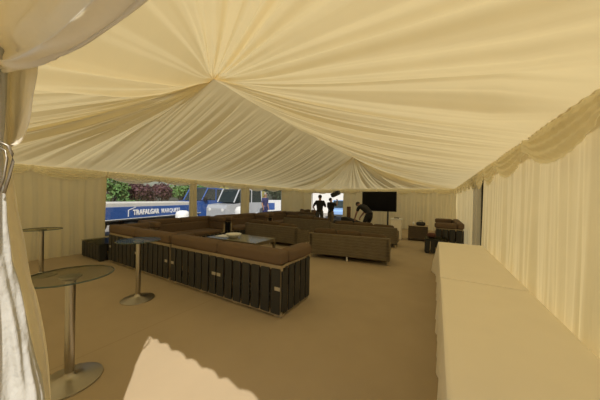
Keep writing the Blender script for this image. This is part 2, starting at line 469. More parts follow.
# white outer door flap, tied back at the left jamb (columns run across, rows run down)
FL = [(2.24, .20), (2.0, .205), (1.82, .205), (1.68, .21), (1.57, .215), (1.43, .225), (1.26, .248), (1.09, .275), (.93, .298), (.77, .32), (.40, .345), (.01, .36)]
sheet('door_flap', [[(-1.50, .065, z), (-1.45, .065+(y-.065)*.45, z), (-1.43, .065+(y-.065)*.8, z), (-1.46, y, z), (-1.60, y+.005, z)] for z, y in FL],
    'pvc', 'white weatherproof door flap bunched back at the entrance, lit by the sun', 'door flap', amp=.007, freq=5, seed=4)
# cream lining curtain just inside the flap
LC = [(2.28, .235), (2.0, .235), (1.84, .24), (1.75, .25), (1.59, .268), (1.44, .29), (1.25, .312), (1.15, .33), (.90, .36), (.64, .38), (.3, .40), (.01, .41)]
sheet('lining_curtain', [[(-2.02, y, z), (-1.80, y, z), (-1.62, y, z), (-1.66, y-.03, z)] for z, y in LC],
    'drape', 'cream lining curtain hanging just behind the white entrance flap', 'curtain', amp=.004, freq=4, seed=9)
# short tail below the swag
sheet('curtain_tail', [
    [(-1.85, .235, 2.30), (-1.50, .245, 2.30), (-1.25, .238, 2.30)],
    [(-1.85, .240, 2.15), (-1.50, .250, 2.15), (-1.25, .240, 2.14)],
    [(-1.85, .245, 2.00), (-1.52, .250, 1.99), (-1.26, .238, 1.99)],
    [(-1.85, .245, 1.92), (-1.52, .245, 1.89), (-1.28, .230, 1.885)],
    [(-1.85, .240, 1.90), (-1.55, .240, 1.86), (-1.31, .222, 1.845)],
    [(-1.85, .235, 1.89), (-1.58, .235, 1.85), (-1.36, .215, 1.83)]],
    'drape', 'short bunched tail of pale lining hanging at the upper left edge', 'drape', amp=.005, freq=3, seed=12)
# swag across the head of the doorway
HEM = [(-2.0, 2.26), (-1.51, 2.135), (-1.15, 2.04), (-.80, 1.98), (-.60, 1.955), (-.48, 1.946), (-.40, 1.96), (-.2, 1.99), (.1, 2.03)]
def hemz(x): return float(np.interp(x, [p[0] for p in HEM], [p[1] for p in HEM]))
cols = []
for x in np.linspace(-1.75, .05, 9):
    z0 = hemz(x); zt = 2.335
    cols.append([(x, .085, zt), (x, .135, z0+(zt-z0)*.7), (x, .175, z0+(zt-z0)*.42), (x, .195, z0+(zt-z0)*.16), (x, .198, z0), (x, .165, z0+.02)])
sw = sheet('doorway_swag', cols, 'drape', 'large pale swag of lining drooping across the top left of the doorway', 'drape', amp=.009, freq=4, seed=22)
# gathered rosette on the swag
b = MB()
for k in range(9):
    a = 2*PI*k/9+.3*math.sin(k*5)
    c = Vector((-1.22, .192, 2.175)); L = .045+.018*math.sin(k*2.1)
    e = c+Vector((math.cos(a)*L, .012, math.sin(a)*L*1.2))
    b.tube([c, (c+e)/2+Vector((0, .014, 0)), e], .009, 8)
b.build('rosette', 'drape', sw, True)
sw.children[0]['label'] = 'pinched knot of gathered lining'
# bent tube of the door frame
b = MB(); b.tube([(-1.45, .165, 1.842), (-1.40, .19, 1.838), (-1.39, .205, 1.828), (-1.385, .214, 1.80), (-1.385, .216, 1.77), (-1.39, .208, 1.71), (-1.395, .197, 1.65)], .0045, 10)
b.tube([(-1.45, .162, 1.822), (-1.40, .185, 1.82), (-1.39, .197, 1.808), (-1.388, .203, 1.78), (-1.39, .196, 1.71), (-1.40, .185, 1.65)], .0035, 10)
tag(b.build('frame_hook', 'steel', None, True), 'bent steel tube hook of the door frame at the left edge', 'hook')

# ------------------------------------------------------------------ pallet sofas
def slats(b, axis, a0, a1, c, z0, z1, pitch=.182, gap=.036, t=.02):
    n = max(1, round((a1-a0)/pitch)); p = (a1-a0)/n
    for k in range(n):
        s, e = a0+k*p+gap/2, a0+(k+1)*p-gap/2
        if axis == 'x': b.box(s, e, c, c+t, z0, z1, .003, 1)
        else: b.box(c, c+t, s, e, z0, z1, .003, 1)
def pallet_sofa(name, L, D, arms, label, loc, rz, nback=2, H=.73, front=True, group='pallet sofas', brackets=()):
    """local frame: x along the back, y from back (0) to seat front (D)"""
    o = empty(name, loc, rz, label, 'sofa', group)
    al, ar = arms
    f = MB()   # pale timber carcass
    f.box(.0, L-.0, .014, .10, .03, .085); f.box(.0, L-.0, .014, .10, H-.075, H-.004)
    f.box(.02, L-.02, .10, D-.03, .24, .28)
    for x in np.linspace(.03, L-.13, 4):
        f.box(x, x+.10, .03, .10, .0, H-.02); f.box(x, x+.10, D-.14, D-.03, .0, .27); f.box(x, x+.1, .1, D-.1, .02, .06)
    for s, on in ((0, al), (1, ar)):
        if on:
            x0, x1 = (.022, .10) if s == 0 else (L-.10, L-.022)
            f.box(x0, x1, .03, D-.03, .03, .085); f.box(x0, x1, .03, D-.03, H-.075, H-.004)
            f.box(x0, x1, D-.12, D-.03, 0, H-.02)
    f.build('frame', 'wood', o)
    b = MB(); slats(b, 'x', 0, L, -.012, .06, H-.05); b.build('back_panel', 'slat', o)
    b = MB(); slats(b, 'x', 0, L, D-.03, .05, .27); b.build('front_panel', 'slat', o)
    for s, on in ((0, al), (1, ar)):
        b = MB(); slats(b, 'y', .02, D-.01, 0 if s == 0 else L-.02, .05, (H-.035) if on else .27); b.build('side_panel', 'slat', o)
    # scalloped edging strip where the timber shows between the boards
    T = .19; ct = H+.19
    w = L/nback
    for k in range(nback):
        x0 = k*w+.004; x1 = (k+1)*w-.004
        c = MB(); c.rbox(x0, x1, -.02, T, H+.0, ct, .045, .010); c.build('back_cushion', 'cush', o, True)
    for s, on in ((0, al), (1, ar)):
        if on:
            x0, x1 = (-.02, T) if s == 0 else (L-T, L+.02)
            c = MB(); c.rbox(x0, x1, T+.006, D+.01, H+.0, ct-.01, .05, .010); c.build('arm_cushion', 'cush', o, True)
            c = MB(); c.rbox(x0+.10 if s == 0 else x0+.02, x1-.02 if s == 0 else x1-.10, T+.02, D-.02, .40, H+.01, .03); c.build('arm_lining', 'cush', o, True)
    c = MB(); c.rbox(.12, L-.12, .10, T+.04, .38, H+.02, .03, .0); c.build('backrest', 'cush', o, True)
    xs0 = T if al else .01; xs1 = L-T if ar else L-.01; n = 2; w = (xs1-xs0)/n
    for k in range(n):
        c = MB(); c.rbox(xs0+k*w+.004, xs0+(k+1)*w-.004, .22, D+.01, .28, .42, .04, .008); c.build('seat_cushion', 'cush', o, True)
    for (bx, by, bz, ax) in brackets:
        c = MB()
        if ax == 'x': c.box(bx-.045, bx+.045, by-.014, by+.004, bz-.028, bz+.028, .004, 1)
        else: c.box(bx-.004, bx+.014, by-.045, by+.045, bz-.028, bz+.028, .004, 1)
        c.build('bracket', 'bracket', o)
    return o
# front run, backs to the camera
pallet_sofa('pallet_sofa', 2.56, .86, (False, True), 'charcoal slatted pallet sofa with brown cushions, nearest the camera with the exposed corner', (-4.36, 2.62, 0), 0, 2,
            brackets=((.07, 0, .40, 'x'), (1.22, 0, .40, 'x'), (1.34, 0, .40, 'x'), (2.50, 0, .41, 'x')))
pallet_sofa('pallet_sofa', 2.56, .86, (True, False), 'charcoal slatted pallet sofa behind the middle glass bar table, left of the exposed corner one', (-6.98, 2.62, 0), 0, 2,
            brackets=((.10, 0, .40, 'x'), (1.34, 0, .40, 'x'), (2.48, 0, .40, 'x')))
# window row, backs to the left wall, facing right (+X)
for ya, yb, lab in ((3.80, 6.50, 'brown cushioned pallet sofa under the first window, in front of the blue trailer'),
                    (6.75, 9.25, 'brown cushioned pallet sofa under the second window, in front of the silver car'),
                    (9.50, 12.1, 'brown cushioned pallet sofa under the third window, near the far left corner')):
    pallet_sofa('pallet_sofa', yb-ya, 1.0, (True, True), lab, (-8.15, yb, 0), -PI/2, 2, H=.69)
# far right corner, back to the right wall, facing left
pallet_sofa('pallet_sofa', 2.45, .82, (True, True), 'dark slatted pallet sofa in the far right corner beyond the buffet tables', (.80, 9.42, 0), PI/2, 2)

def pallet_table(name, x0, x1, y0, y1, h, label):
    o = empty(name, ((x0+x1)/2, (y0+y1)/2, 0), 0, label, 'low table')
    a, c = (x1-x0)/2, (y1-y0)/2
    f = MB(); f.box(-a+.02, a-.02, -c+.02, c-.02, h-.06, h-.02)
    for sx in (-1, 1):
        for sy in (-1, 1): f.box(sx*(a-.12), sx*(a-.025), sy*(c-.12), sy*(c-.025), 0, h-.06)
    f.build('frame', 'wood' if False else 'slat', o)
    for s in (-1, 1):
        b = MB(); slats(b, 'x', -a, a, s*c-(.02 if s > 0 else 0), .03, h-.03, .17, .03); b.build('side_panel', 'slat', o)
        b = MB(); slats(b, 'y', -c, c, s*a-(.02 if s > 0 else 0), .03, h-.03, .17, .03); b.build('side_panel', 'slat', o)
    b = MB(); b.box(-a-.01, a+.01, -c-.01, c+.01, h-.018, h, .004); b.build('table_top', 'glass', o)
pallet_table('pallet_table', -8.22, -7.14, 2.48, 3.40, .44, 'low charcoal slatted table with glass top beside the left wall')
pallet_table('pallet_table', -.30, .32, 8.45, 9.15, .46, 'low dark slatted table with pale top at the end of the far buffet table')

# ------------------------------------------------------------------ wicker sofas
def wicker_sofa(loc, rz, label, L=2.15, D=.86, H=.70, nc=3, m='wick', cm='cush2', poke=.09):
    o = empty('wicker_sofa', loc, rz, label, 'sofa', 'wicker sofas')
    b = MB(); b.box(0, L, 0, .10, .12, H, .03, 3); b.build('backrest', m, o)
    b = MB(); b.box(.06, L-.06, .08, D, .12, .30, .02, 2); b.build('seat_base', m, o)
    for s in (0, 1):
        b = MB(); x0, x1 = (0, .11) if s == 0 else (L-.11, L)
        pts = [(.0, .12), (D, .12), (D, .52), (.25, .56), (.10, H-.01), (0, H-.01)]
        q = MB()
        A = [q.bm.verts.new((x0, y, z)) for y, z in pts]; B = [q.bm.verts.new((x1, y, z)) for y, z in pts]
        q.bm.faces.new(A); q.bm.faces.new(B[::-1])
        for i in range(len(pts)): q.bm.faces.new((A[i], B[i], B[(i+1) % 6], A[(i+1) % 6]))
        bmesh.ops.bevel(q.bm, geom=q.bm.edges[:], offset=.02, segments=2, affect='EDGES')
        q.build('arm', m, o); b.bm.free()
    for x in (.05, L-.05):
        for y in (.05, D-.05):
            b = MB(); b.cyl((x, y, 0), (x, y, .13), .022, .026, 12); b.build('leg', 'wood' , o)
    b = MB(); b.cyl((L/2, .05, 0), (L/2, .05, .13), .022, .026, 12); lg = b.build('leg', 'white', o); lg['label'] = 'pale middle leg'
    w = (L-.24)/nc
    for k in range(nc):
        x0 = .12+k*w+.008; x1 = .12+(k+1)*w-.008
        mt = Matrix.Translation((0, .10, .42)) @ Matrix.Rotation(math.radians(9), 4, 'X') @ Matrix.Rotation(math.radians((k-1)*1.2), 4, 'Y')
        b = MB(); b.rbox(x0, x1, .01, .17, 0, H-.42+poke, .05, .02, mtx=mt); b.build('back_cushion', cm, o, True)
        b = MB(); b.rbox(x0, x1, .24, D+.01, .30, .43, .04, .012); b.build('seat_cushion', cm, o, True)
    return o
wicker_sofa((-3.10, 5.86, 0), math.radians(8), 'grey-brown wicker sofa with its back to us, nearest of the wicker ones')
wicker_sofa((-6.35, 6.72, 0), math.radians(-2), 'grey-brown wicker sofa behind the glass-topped coffee table', L=2.4)
wicker_sofa((-3.55, 8.55, 0), math.radians(3), 'wicker sofa directly behind the central one, beside the bending person', L=2.4)
wicker_sofa((-6.65, 9.75, 0), math.radians(-4), 'farthest long wicker sofa, in front of the two standing people', L=2.6, poke=.12)
# loose throw cushions piled on the far corner sofa
_cs = Matrix.Translation((-8.1, 12.95, 0)) @ Matrix.Rotation(math.radians(-14), 4, 'Z')
for i, (x, a, lab) in enumerate(((.42, 12, 'brown throw cushion leaning at the left of the far corner pile'),
                                 (.93, -9, 'olive throw cushion in the middle of the far corner pile'),
                                 (1.44, 7, 'dark throw cushion at the right end of the far corner pile'))):
    mt = _cs @ Matrix.Translation((x, .56, .445)) @ Matrix.Rotation(math.radians(a), 4, 'Y') @ Matrix.Rotation(math.radians(12), 4, 'X')
    b = MB(); b.rbox(-.24, .24, -.07, .07, .03, .52, .06, .03, mtx=mt)
    tag(b.build('throw_cushion', 'cush' if i != 1 else 'cush2', None, True), lab, 'cushion', 'throw cushions in the far left corner')
wicker_sofa((-8.1, 12.95, 0), math.radians(-14), 'wicker sofa set askew in the far left corner', L=1.9, D=.9, nc=2, poke=.10)

# ------------------------------------------------------------------ coffee tables, desk, lectern, bar tables
def wicker_table(loc, rz, a, c, h, label, m='wick', glass=True, skirt=.10):
    o = empty('wicker_table', loc, rz, label, 'coffee table')
    b = MB(); b.box(-a+.004, a-.004, -c+.004, c-.004, h-skirt, h-.012, .012); b.build('apron', m, o)
    for sx in (-1, 1):
        for sy in (-1, 1):
            b = MB(); b.box(sx*a, sx*(a-.07), sy*c, sy*(c-.07), 0, h-.10, .006, 1); b.build('leg', m, o)
    b = MB(); b.box(-a+.05, a-.05, -c+.05, c-.05, .12, .15, .004); b.build('shelf', m, o)
    b = MB(); b.box(-a-.01, a+.01, -c-.01, c+.01, h-.012, h, .004); b.build('table_top', 'tabletop' if glass else 'wood', o)
    return o
M['tabletop'] = mat('frosted_glass', (.18, .17, .105), .22, var=.1, spec=.6, coat=.15)
wicker_table((-4.98, 5.12, 0), math.radians(3), .90, .48, .47, 'wicker coffee table with shiny glass top inside the ring of sofas')
b = MB(); b.lathe([(0, .0), (.09, 0), (.12, .01), (.20, .07), (.23, .115), (.22, .12), (.19, .075), (.11, .02), (0, .015)], (0, 0, 0), 36)
bo = b.build('serving_bowl', 'white', None, True); bo.location = (-5.15, 4.98, .47)
tag(bo, 'white bowl standing on the glass-topped coffee table', 'bowl')
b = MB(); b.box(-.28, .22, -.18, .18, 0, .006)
pp = b.build('reflection_sheet', 'white', None); pp.location = (-5.52, 5.05, .4705); pp.rotation_euler = (0, 0, .2)  # stands in for the window's reflection in the glass top
tag(pp, 'pale sheet standing in for the window reflection left of the bowl', 'reflection patch')

def bar_table(loc, label, h=.945, r=.30):
    o = empty('bar_table', loc, random.uniform(0, 3), label, 'bar table', 'round glass bar tables')
    b = MB(); b.lathe([(0, h-.010), (r-.004, h-.010), (r, h-.006), (r, h-.003), (r-.004, h), (0, h)], seg=64); b.build('table_top', 'glass', o, False)
    rim = MB(); rim.lathe([(r-.001, h-.012), (r+.003, h-.010), (r+.003, h-.001), (r-.001, h+.001)], seg=64); rim.build('table_rim', 'chromedark', o, True)
    b = MB(); b.lathe([(0, 0), (.225, 0), (.232, .004), (.23, .012), (.19, .022), (.12, .034), (.06, .052), (.045, .07), (.04, .09), (0, .09)], seg=56); smooth_angle(b.build('base', 'chrome', o))
    b = MB(); b.lathe([(.0, .06), (.034, .06), (.034, h-.04), (.0, h-.04)], seg=32); smooth_angle(b.build('pole', 'chrome', o))
    b = MB(); b.lathe([(.0, h-.045), (.05, h-.045), (.075, h-.022), (.075, h-.0115), (0, h-.0115)], seg=32); smooth_angle(b.build('top_plate', 'chrome', o))
    return o
M['chromedark'] = mat('glass_edge', (.06, .09, .08), .2, .0, var=0)
bar_table((-2.77, .765, 0), 'round glass bar table on chrome pole, nearest the entrance flap')
bar_table((-4.09, 1.93, 0), 'round glass bar table on chrome pole, standing before the slatted sofas')
bar_table((-6.85, 1.45, 0), 'round glass bar table against the left curtain wall, farthest of the three')

# buffet tables under one cloth each
def buffet(y0, y1, x0, x1, label, flare, h=.722, seed=0):
    o = empty('buffet_table', ((x0+x1)/2, (y0+y1)/2, 0), 0, label, 'buffet table', 'buffet tables along the right wall')
    a, c = (x1-x0)/2, (y1-y0)/2
    b = MB(); b.box(-a+.01, a-.01, -c+.01, c-.01, h-.04, h-.006, .004); b.build('table_top', 'wood', o)
    for s in (-1, 1):
        for t in (-1, 1):
            b = MB(); b.cyl((s*(a-.12), t*(c-.3), 0), (s*(a-.12), t*(c-.3), h-.04), .014); b.build('leg', 'steel', o)
    # cloth: top, rounded edge and gently waving skirt
    per = []
    def side(p, q, n): 
        for i in range(n): per.append((p[0]+(q[0]-p[0])*i/n, p[1]+(q[1]-p[1])*i/n))
    side((-a, -c), (a, -c), 24); side((a, -c), (a, c), 60); side((a, c), (-a, c), 24); side((-a, c), (-a, -c), 60)
    n = len(per); rows = []
    lv = [(.0, 0), (.35, 0), (.7, 0), (.93, 0), (.992, -.0005), (.9985, -.004), (1, -.012), (1.0, -.05), (1, -.16), (1, -.32), (1, -.5), (1, -(h-.006))]
    r = random.Random(seed)
    bm = bmesh.new(); prev = None
    for li, (f, dz) in enumerate(lv):
        ring = []
        for i, (x, y) in enumerate(per):
            px, py = x*f, y*f
            z = h+dz
            if dz < -.02:
                k = -dz/h
                wv = k*.018*(math.sin(i*.85+seed)+.6*math.sin(i*.37))+k*.012
                nx = (-1 if abs(x+a) < 1e-6 else 1 if abs(x-a) < 1e-6 else 0); ny = (-1 if abs(y+c) < 1e-6 else 1 if abs(y-c) < 1e-6 else 0)
                if nx > 0: wv *= .2
                if ny and not flare: wv *= .2
                if flare and nx <= 0:
                    e = max(0, 1-math.hypot(x+a, y-c)/.35)
                    wv += k*.10*e*(1.2 if dz > -.6 else 1)
                    e = max(0, 1-math.hypot(x+a, y+c)/.25); wv += k*.03*e
                px += nx*wv; py += ny*wv if (flare and y > 0) else 0
            ring.append(bm.verts.new((px, py, z)) if f > 0 else None)
        if f == 0:
            ctr = bm.verts.new((0, 0, h)); prev = ctr; continue
        if li == 1:
            for i in range(n): bm.faces.new((ctr, ring[i], ring[(i+1) % n]))
        else:
            for i in range(n): bm.faces.new((prev[i], ring[i], ring[(i+1) % n], prev[(i+1) % n]))
        prev = ring
    bmesh.ops.recalc_face_normals(bm, faces=bm.faces[:])
    me = bpy.data.meshes.new('tablecloth'); bm.to_mesh(me); bm.free()
    cl = link('tablecloth', me, 'cloth', o, True)
    return o
buffet(.90, 3.345, .06, .868, 'long buffet table under a cream cloth, nearest along the right wall', False, seed=1)
buffet(3.355, 6.25, .055, .865, 'second buffet table under a cream cloth, beyond the join in the cloths', True, h=.728, seed=5)

# far end: tv, lectern, little table and the kit around them
o = empty('television', (-2.72, 13.3, 0), math.radians(0), 'large black flat television on a stand before the far wall', 'television')
b = MB(); b.box(-.93, .90, -.03, .03, 1.05, 2.13, .008); b.build('casing', 'black', o)
b = MB(); b.box(-.90, .87, -.034, -.029, 1.08, 2.10); b.build('screen', 'screen', o)
b = MB(); b.box(.43, .51, -.02, .04, .03, 1.2, .01); b.box(.2, .74, .03, .06, 1.2, 1.7); b.build('pole', 'black', o)
b = MB(); b.box(.0, .94, -.28, .28, 0, .03, .008); b.build('base', 'black', o)
o = empty('lectern', (-1.46, 10.75, 0), 0, 'white draped lectern right of the television', 'lectern')
b = MB(); b.box(-.22, .22, -.17, .17, .84, .89, .006); b.build('top', 'white', o)
P = []
for zz in np.linspace(.02, .86, 10):
    row = []
    for k in range(81):
        a = k/80*4; s = int(a) % 4; f = a-int(a)
        c = [(-.2, -.15), (.2, -.15), (.2, .15), (-.2, .15), (-.2, -.15)]
        x = c[s][0]+(c[s+1][0]-c[s][0])*f; y = c[s][1]+(c[s+1][1]-c[s][1])*f
        w = 1+.05*math.sin(k*1.25)*(1-zz)
        row.append((x*w, y*w, zz))
    P.append(row)
grid_mesh('skirt', np.array(P), M['cloth'], o)
b = MB(); b.box(-.10, .10, -.07, .07, .891, .93, .02, 3)
b = b.build('gadget', 'dark', None); b.location = (-1.46, 10.75, .0)
b.name = 'control_box'; tag(b, 'small dark control box on top of the white lectern', 'control box')
wicker_table((-.64, 11.1, 0), 0, .36, .33, .62, 'small dark wicker table with timber top between lectern and corner sofa', 'wickd', False, .56)
b = MB(); b.rbox(-.16, .16, -.09, .09, 0, .15, .05, .01); b.tube([(-.08, 0, .14), (-.05, 0, .20), (.05, 0, .20), (.08, 0, .14)], .008)
bg = b.build('holdall', 'black', None, True); bg.location = (-.55, 11.05, .621); tag(bg, 'black holdall bag on the small wicker table', 'bag')
b = MB(); b.lathe([(0, 0), (.035, 0), (.04, .10), (.03, .14), (.012, .15), (0, .15)], seg=20)
cp = b.build('beaker', 'white', None, True); cp.location = (-.82, 11.0, .62); tag(cp, 'white beaker at the left of the small wicker table', 'beaker')
b = MB(); b.rbox(-.11, .11, -.10, .10, 0, .12, .04, .02)
rb = b.build('pouch', mat('rust_cloth', (.10, .035, .02), .8), None, True); rb.location = (-.12, 8.95, .462); tag(rb, 'rust-red pouch on the low dark table by the corner sofa', 'pouch')
# slim wooden loudspeaker and black keyboard case beside the bending person
b = MB(); b.box(-.085, .085, -.09, .09, 0, 1.27, .01); 
ls = b.build('column_loudspeaker', mat('walnut', (.10, .05, .025), .5), None); ls.location = (-4.20, 12.6, 0); tag(ls, 'slim tall brown loudspeaker column left of the bending person', 'loudspeaker')
o = empty('folded_stage_piano', (-3.42, 11.7, 0), math.radians(-8), 'black keyboard under a sloping cover beside the bending person', 'keyboard')
b = MB(); b.prism([(-.62, .58), (.60, .42), (.60, .48), (.15, .60), (-.40, .76), (-.62, .78)], -.6, -.15); b.build('cover', 'tblack', o)
for x in (-.5, .5):
    b = MB(); b.tube([(x, -.55, 0), (x*.9, -.4, .44)], .018); b.tube([(x, -.2, 0), (x*.9, -.35, .44)], .018); b.build('leg', 'black', o)
o.name = 'keyboard_stand'
# low storage box behind the people, catching the daylight
b = MB(); b.box(-.40, .40, -.25, .25, 0, .44, .02); b.box(-.42, .42, -.27, .27, .44, .50, .01)
sb = b.build('storage_box', 'dark', None); sb.location = (-4.95, 12.6, 0); tag(sb, 'dark storage box right of the two people by the doorway', 'box')

# ------------------------------------------------------------------ people
def skin_body(name, joints, edges, m, parent=None, sub=2, root=0):
    """joints: {key: (pos, radius or (rx, ry))}; grown with a Skin modifier and baked"""
    keys = list(joints); idx = {k: i for i, k in enumerate(keys)}
    me = bpy.data.meshes.new(name)
    me.from_pydata([joints[k][0] for k in keys], [(idx[a], idx[b]) for a, b in edges], [])
    o = bpy.data.objects.new(name, me); COL.objects.link(o)
    sk = o.modifiers.new('skin', 'SKIN'); sk.use_smooth_shade = True
    for i, k in enumerate(keys):
        r = joints[k][1]; r = r if isinstance(r, tuple) else (r, r)
        me.skin_vertices[0].data[i].radius = r
    seen = set(); adj = {i: [] for i in range(len(keys))}
    for a, b in edges: adj[idx[a]].append(idx[b]); adj[idx[b]].append(idx[a])
    for i in range(len(keys)):
        if i in seen: continue
        me.skin_vertices[0].data[i].use_root = True
        st = [i]
        while st:
            q = st.pop()
            if q in seen: continue
            seen.add(q); st += adj[q]
    sb = o.modifiers.new('sub', 'SUBSURF'); sb.levels = sub; sb.render_levels = sub
    dg = bpy.context.evaluated_depsgraph_get()
    m2 = bpy.data.meshes.new_from_object(o.evaluated_get(dg)); m2.name = name
    bpy.data.objects.remove(o)
    m2.materials.clear()
    return link(name, m2, m, parent, True)
def person(loc, rz, pose, label, tops, legs, hair, scale=1.0, group=None, sleeves=.55):
    """pose: joint dict in metres, x right, y forward, z up"""
    o = empty('person', loc, rz, label, 'person', group)
    o.scale = (scale,)*3
    J = dict(pose)
    hd = Vector(J['head']); nk = Vector(J['neck']); up = (hd-nk).normalized(); fw = Vector(J['face']).normalized()
    V = Vector
    jt = {'pelvis': (J['pelvis'], (.15, .11)), 'waist': (J['waist'], (.135, .10)), 'chest': (J['chest'], (.165, .115)), 'neck0': (tuple(nk-up*.03), .085),
          'neck': (tuple(nk+up*.02), .055), 'jaw': (tuple(hd-up*.055+fw*.012), (.068, .078)), 'skull': (tuple(hd+up*.035), (.078, .092)), 'crown': (tuple(hd+up*.085), (.055, .068))}
    ed = [('pelvis', 'waist'), ('waist', 'chest'), ('chest', 'neck0'), ('neck0', 'neck'), ('neck', 'jaw'), ('jaw', 'skull'), ('skull', 'crown')]
    for s in 'LR':
        sh, el, wr, hn = (V(J[k+s]) for k in ('shoulder', 'elbow', 'wrist', 'hand'))
        hp, kn, an, to = (V(J[k+s]) for k in ('hip', 'knee', 'ankle', 'toe'))
        jt.update({'sh'+s: (tuple(sh), .062), 'el'+s: (tuple(el), .044), 'fa'+s: (tuple(el.lerp(wr, .35)), .045), 'wr'+s: (tuple(wr), .028), 'pm'+s: (tuple(wr.lerp(hn, .6)), (.038, .020)),
                   'hp'+s: (tuple(hp), .095), 'th'+s: (tuple(hp.lerp(kn, .4)), .088), 'kn'+s: (tuple(kn), .056), 'cf'+s: (tuple(kn.lerp(an, .35)), .056), 'an'+s: (tuple(an), .036), 'to'+s: (tuple(to), .034)})
        ed += [('chest', 'sh'+s), ('sh'+s, 'el'+s), ('el'+s, 'fa'+s), ('fa'+s, 'wr'+s), ('wr'+s, 'pm'+s), ('pelvis', 'hp'+s), ('hp'+s, 'th'+s), ('th'+s, 'kn'+s), ('kn'+s, 'cf'+s), ('cf'+s, 'an'+s), ('an'+s, 'to'+s)]
        d = (hn-wr).normalized(); sd = d.cross(V((0, 1, 0)));
        sd = sd.normalized() if sd.length > .1 else V((1, 0, 0))
        crl = d.cross(sd).normalized()
        p0 = wr.lerp(hn, .6)
        for k, (off, ln) in enumerate(((-.027, .066), (-.009, .078), (.009, .074), (.026, .058))):
            a = p0+sd*off; b_ = a+d*ln*.55+crl*.006; c = b_+d*ln*.35+crl*.022; e = c+d*ln*.15+crl*.02
            for q, pp in zip('abce', (a, b_, c, e)): jt['f%d%s%s' % (k, q, s)] = (tuple(pp), .0095)
            ed += [('f%da%s' % (k, s), 'f%db%s' % (k, s)), ('f%db%s' % (k, s), 'f%dc%s' % (k, s)), ('f%dc%s' % (k, s), 'f%de%s' % (k, s))]
        a = wr.lerp(hn, .25)-sd*.02; b_ = a-sd*.035+d*.03+crl*.01; c = b_+d*.03+crl*.012
        for q, pp in zip('abc', (a, b_, c)): jt['t%s%s' % (q, s)] = (tuple(pp), .011)
        ed += [('ta'+s, 'tb'+s), ('tb'+s, 'tc'+s)]
    body = skin_body('body', jt, ed, 'skin', o)
    # nose, ears
    side = up.cross(fw).normalized()
    b = MB(); b.ball(hd-up*.005+fw*.098, .016, (1, 1, 1), 2)
    for q in (-1, 1): b.ball(hd+side*q*.078-up*.005, .022, (.7, 1, 1), 2)
    b.build('nose_and_ears', 'skin', o, True).name = 'ear'
    b = MB()
    for q in (-1, 1): b.ball(hd+up*.018+fw*.088+side*q*.03, .011, (1, 1, 1), 2)
    b.build('eye', 'black', o, True)
    if hair:
        b = MB(); c = hd+up*.05-fw*.018
        b.ball(c, .098, (1, 1, 1), 3)
        dl = [v for v in b.bm.verts if (v.co-c).dot(up) < -.03 and (v.co-c).dot(fw) > -.02 or (v.co-c).dot(fw) > .075]
        bmesh.ops.delete(b.bm, geom=dl, context='VERTS'); b.build('hair', hair, o, True)
    # clothes: slightly larger shells that end at cuffs and hems
    def sub(keys, grow, cut=None):
        out = {}
        for k in keys:
            p, r = jt[k]; r = r if isinstance(r, tuple) else (r, r)
            out[k] = (p, (r[0]+grow, r[1]+grow))
        return out
    wp, pp_ = V(J['waist']), V(J['pelvis'])
    jt['belt'] = (tuple(pp_.lerp(wp, .55)), (.148, .108)); jt['hem'] = (tuple(pp_.lerp(wp, -.25)), (.155, .118))
    t = sub(['hem', 'pelvis', 'waist', 'chest', 'neck0', 'shL', 'shR'], .026); ee = [('hem', 'pelvis'), ('pelvis', 'waist'), ('waist', 'chest'), ('chest', 'neck0'), ('chest', 'shL'), ('chest', 'shR')]
    for s in 'LR':
        sh, el = V(jt['sh'+s][0]), V(jt['el'+s][0])
        t['cu'+s] = (tuple(sh.lerp(el, sleeves+.1)), .062); ee.append(('sh'+s, 'cu'+s))
    skin_body('shirt', t, ee, tops, o)
    t = sub(['belt', 'pelvis', 'hpL', 'thL', 'knL', 'cfL', 'hpR', 'thR', 'knR', 'cfR'], .014)
    ee = [('belt', 'pelvis'), ('pelvis', 'hpL'), ('hpL', 'thL'), ('thL', 'knL'), ('knL', 'cfL'), ('pelvis', 'hpR'), ('hpR', 'thR'), ('thR', 'knR'), ('knR', 'cfR')]
    for s in 'LR':
        an = V(jt['an'+s][0]); t['hm'+s] = (tuple(an+V((0, 0, .05))), .062); ee.append(('cf'+s, 'hm'+s))
    skin_body('trousers', t, ee, legs, o)
    for s in 'LR':
        an, to = V(jt['an'+s][0]), V(jt['to'+s][0])
        mt = Matrix.Translation(((an+to)/2).to_tuple()[:2]+(.045,)) @ Matrix.Rotation(math.atan2((to-an).y, (to-an).x)-PI/2, 4, 'Z')
        b = MB(); b.rbox(-.048, .048, -.14, .13, -.045, .04, .035, 0, 6, mtx=mt); b.build('shoe', 'black', o, True)
    return o
STAND = dict(pelvis=(0, 0, .95), waist=(0, .0, 1.12), chest=(0, .0, 1.34), neck=(0, .0, 1.50), head=(0, .02, 1.64), face=(0, 1, 0),
    shoulderL=(-.19, 0, 1.42), elbowL=(-.25, -.03, 1.14), wristL=(-.25, .06, .90), handL=(-.25, .09, .78),
    shoulderR=(.19, 0, 1.42), elbowR=(.25, -.03, 1.14), wristR=(.25, .06, .90), handR=(.25, .09, .78),
    hipL=(-.10, 0, .88), kneeL=(-.11, .01, .50), ankleL=(-.12, -.02, .09), toeL=(-.13, .14, .045),
    hipR=(.10, 0, .88), kneeR=(.11, .01, .50), ankleR=(.12, -.02, .09), toeR=(.13, .14, .045))
def pose(**k): d = dict(STAND); d.update(k); return d
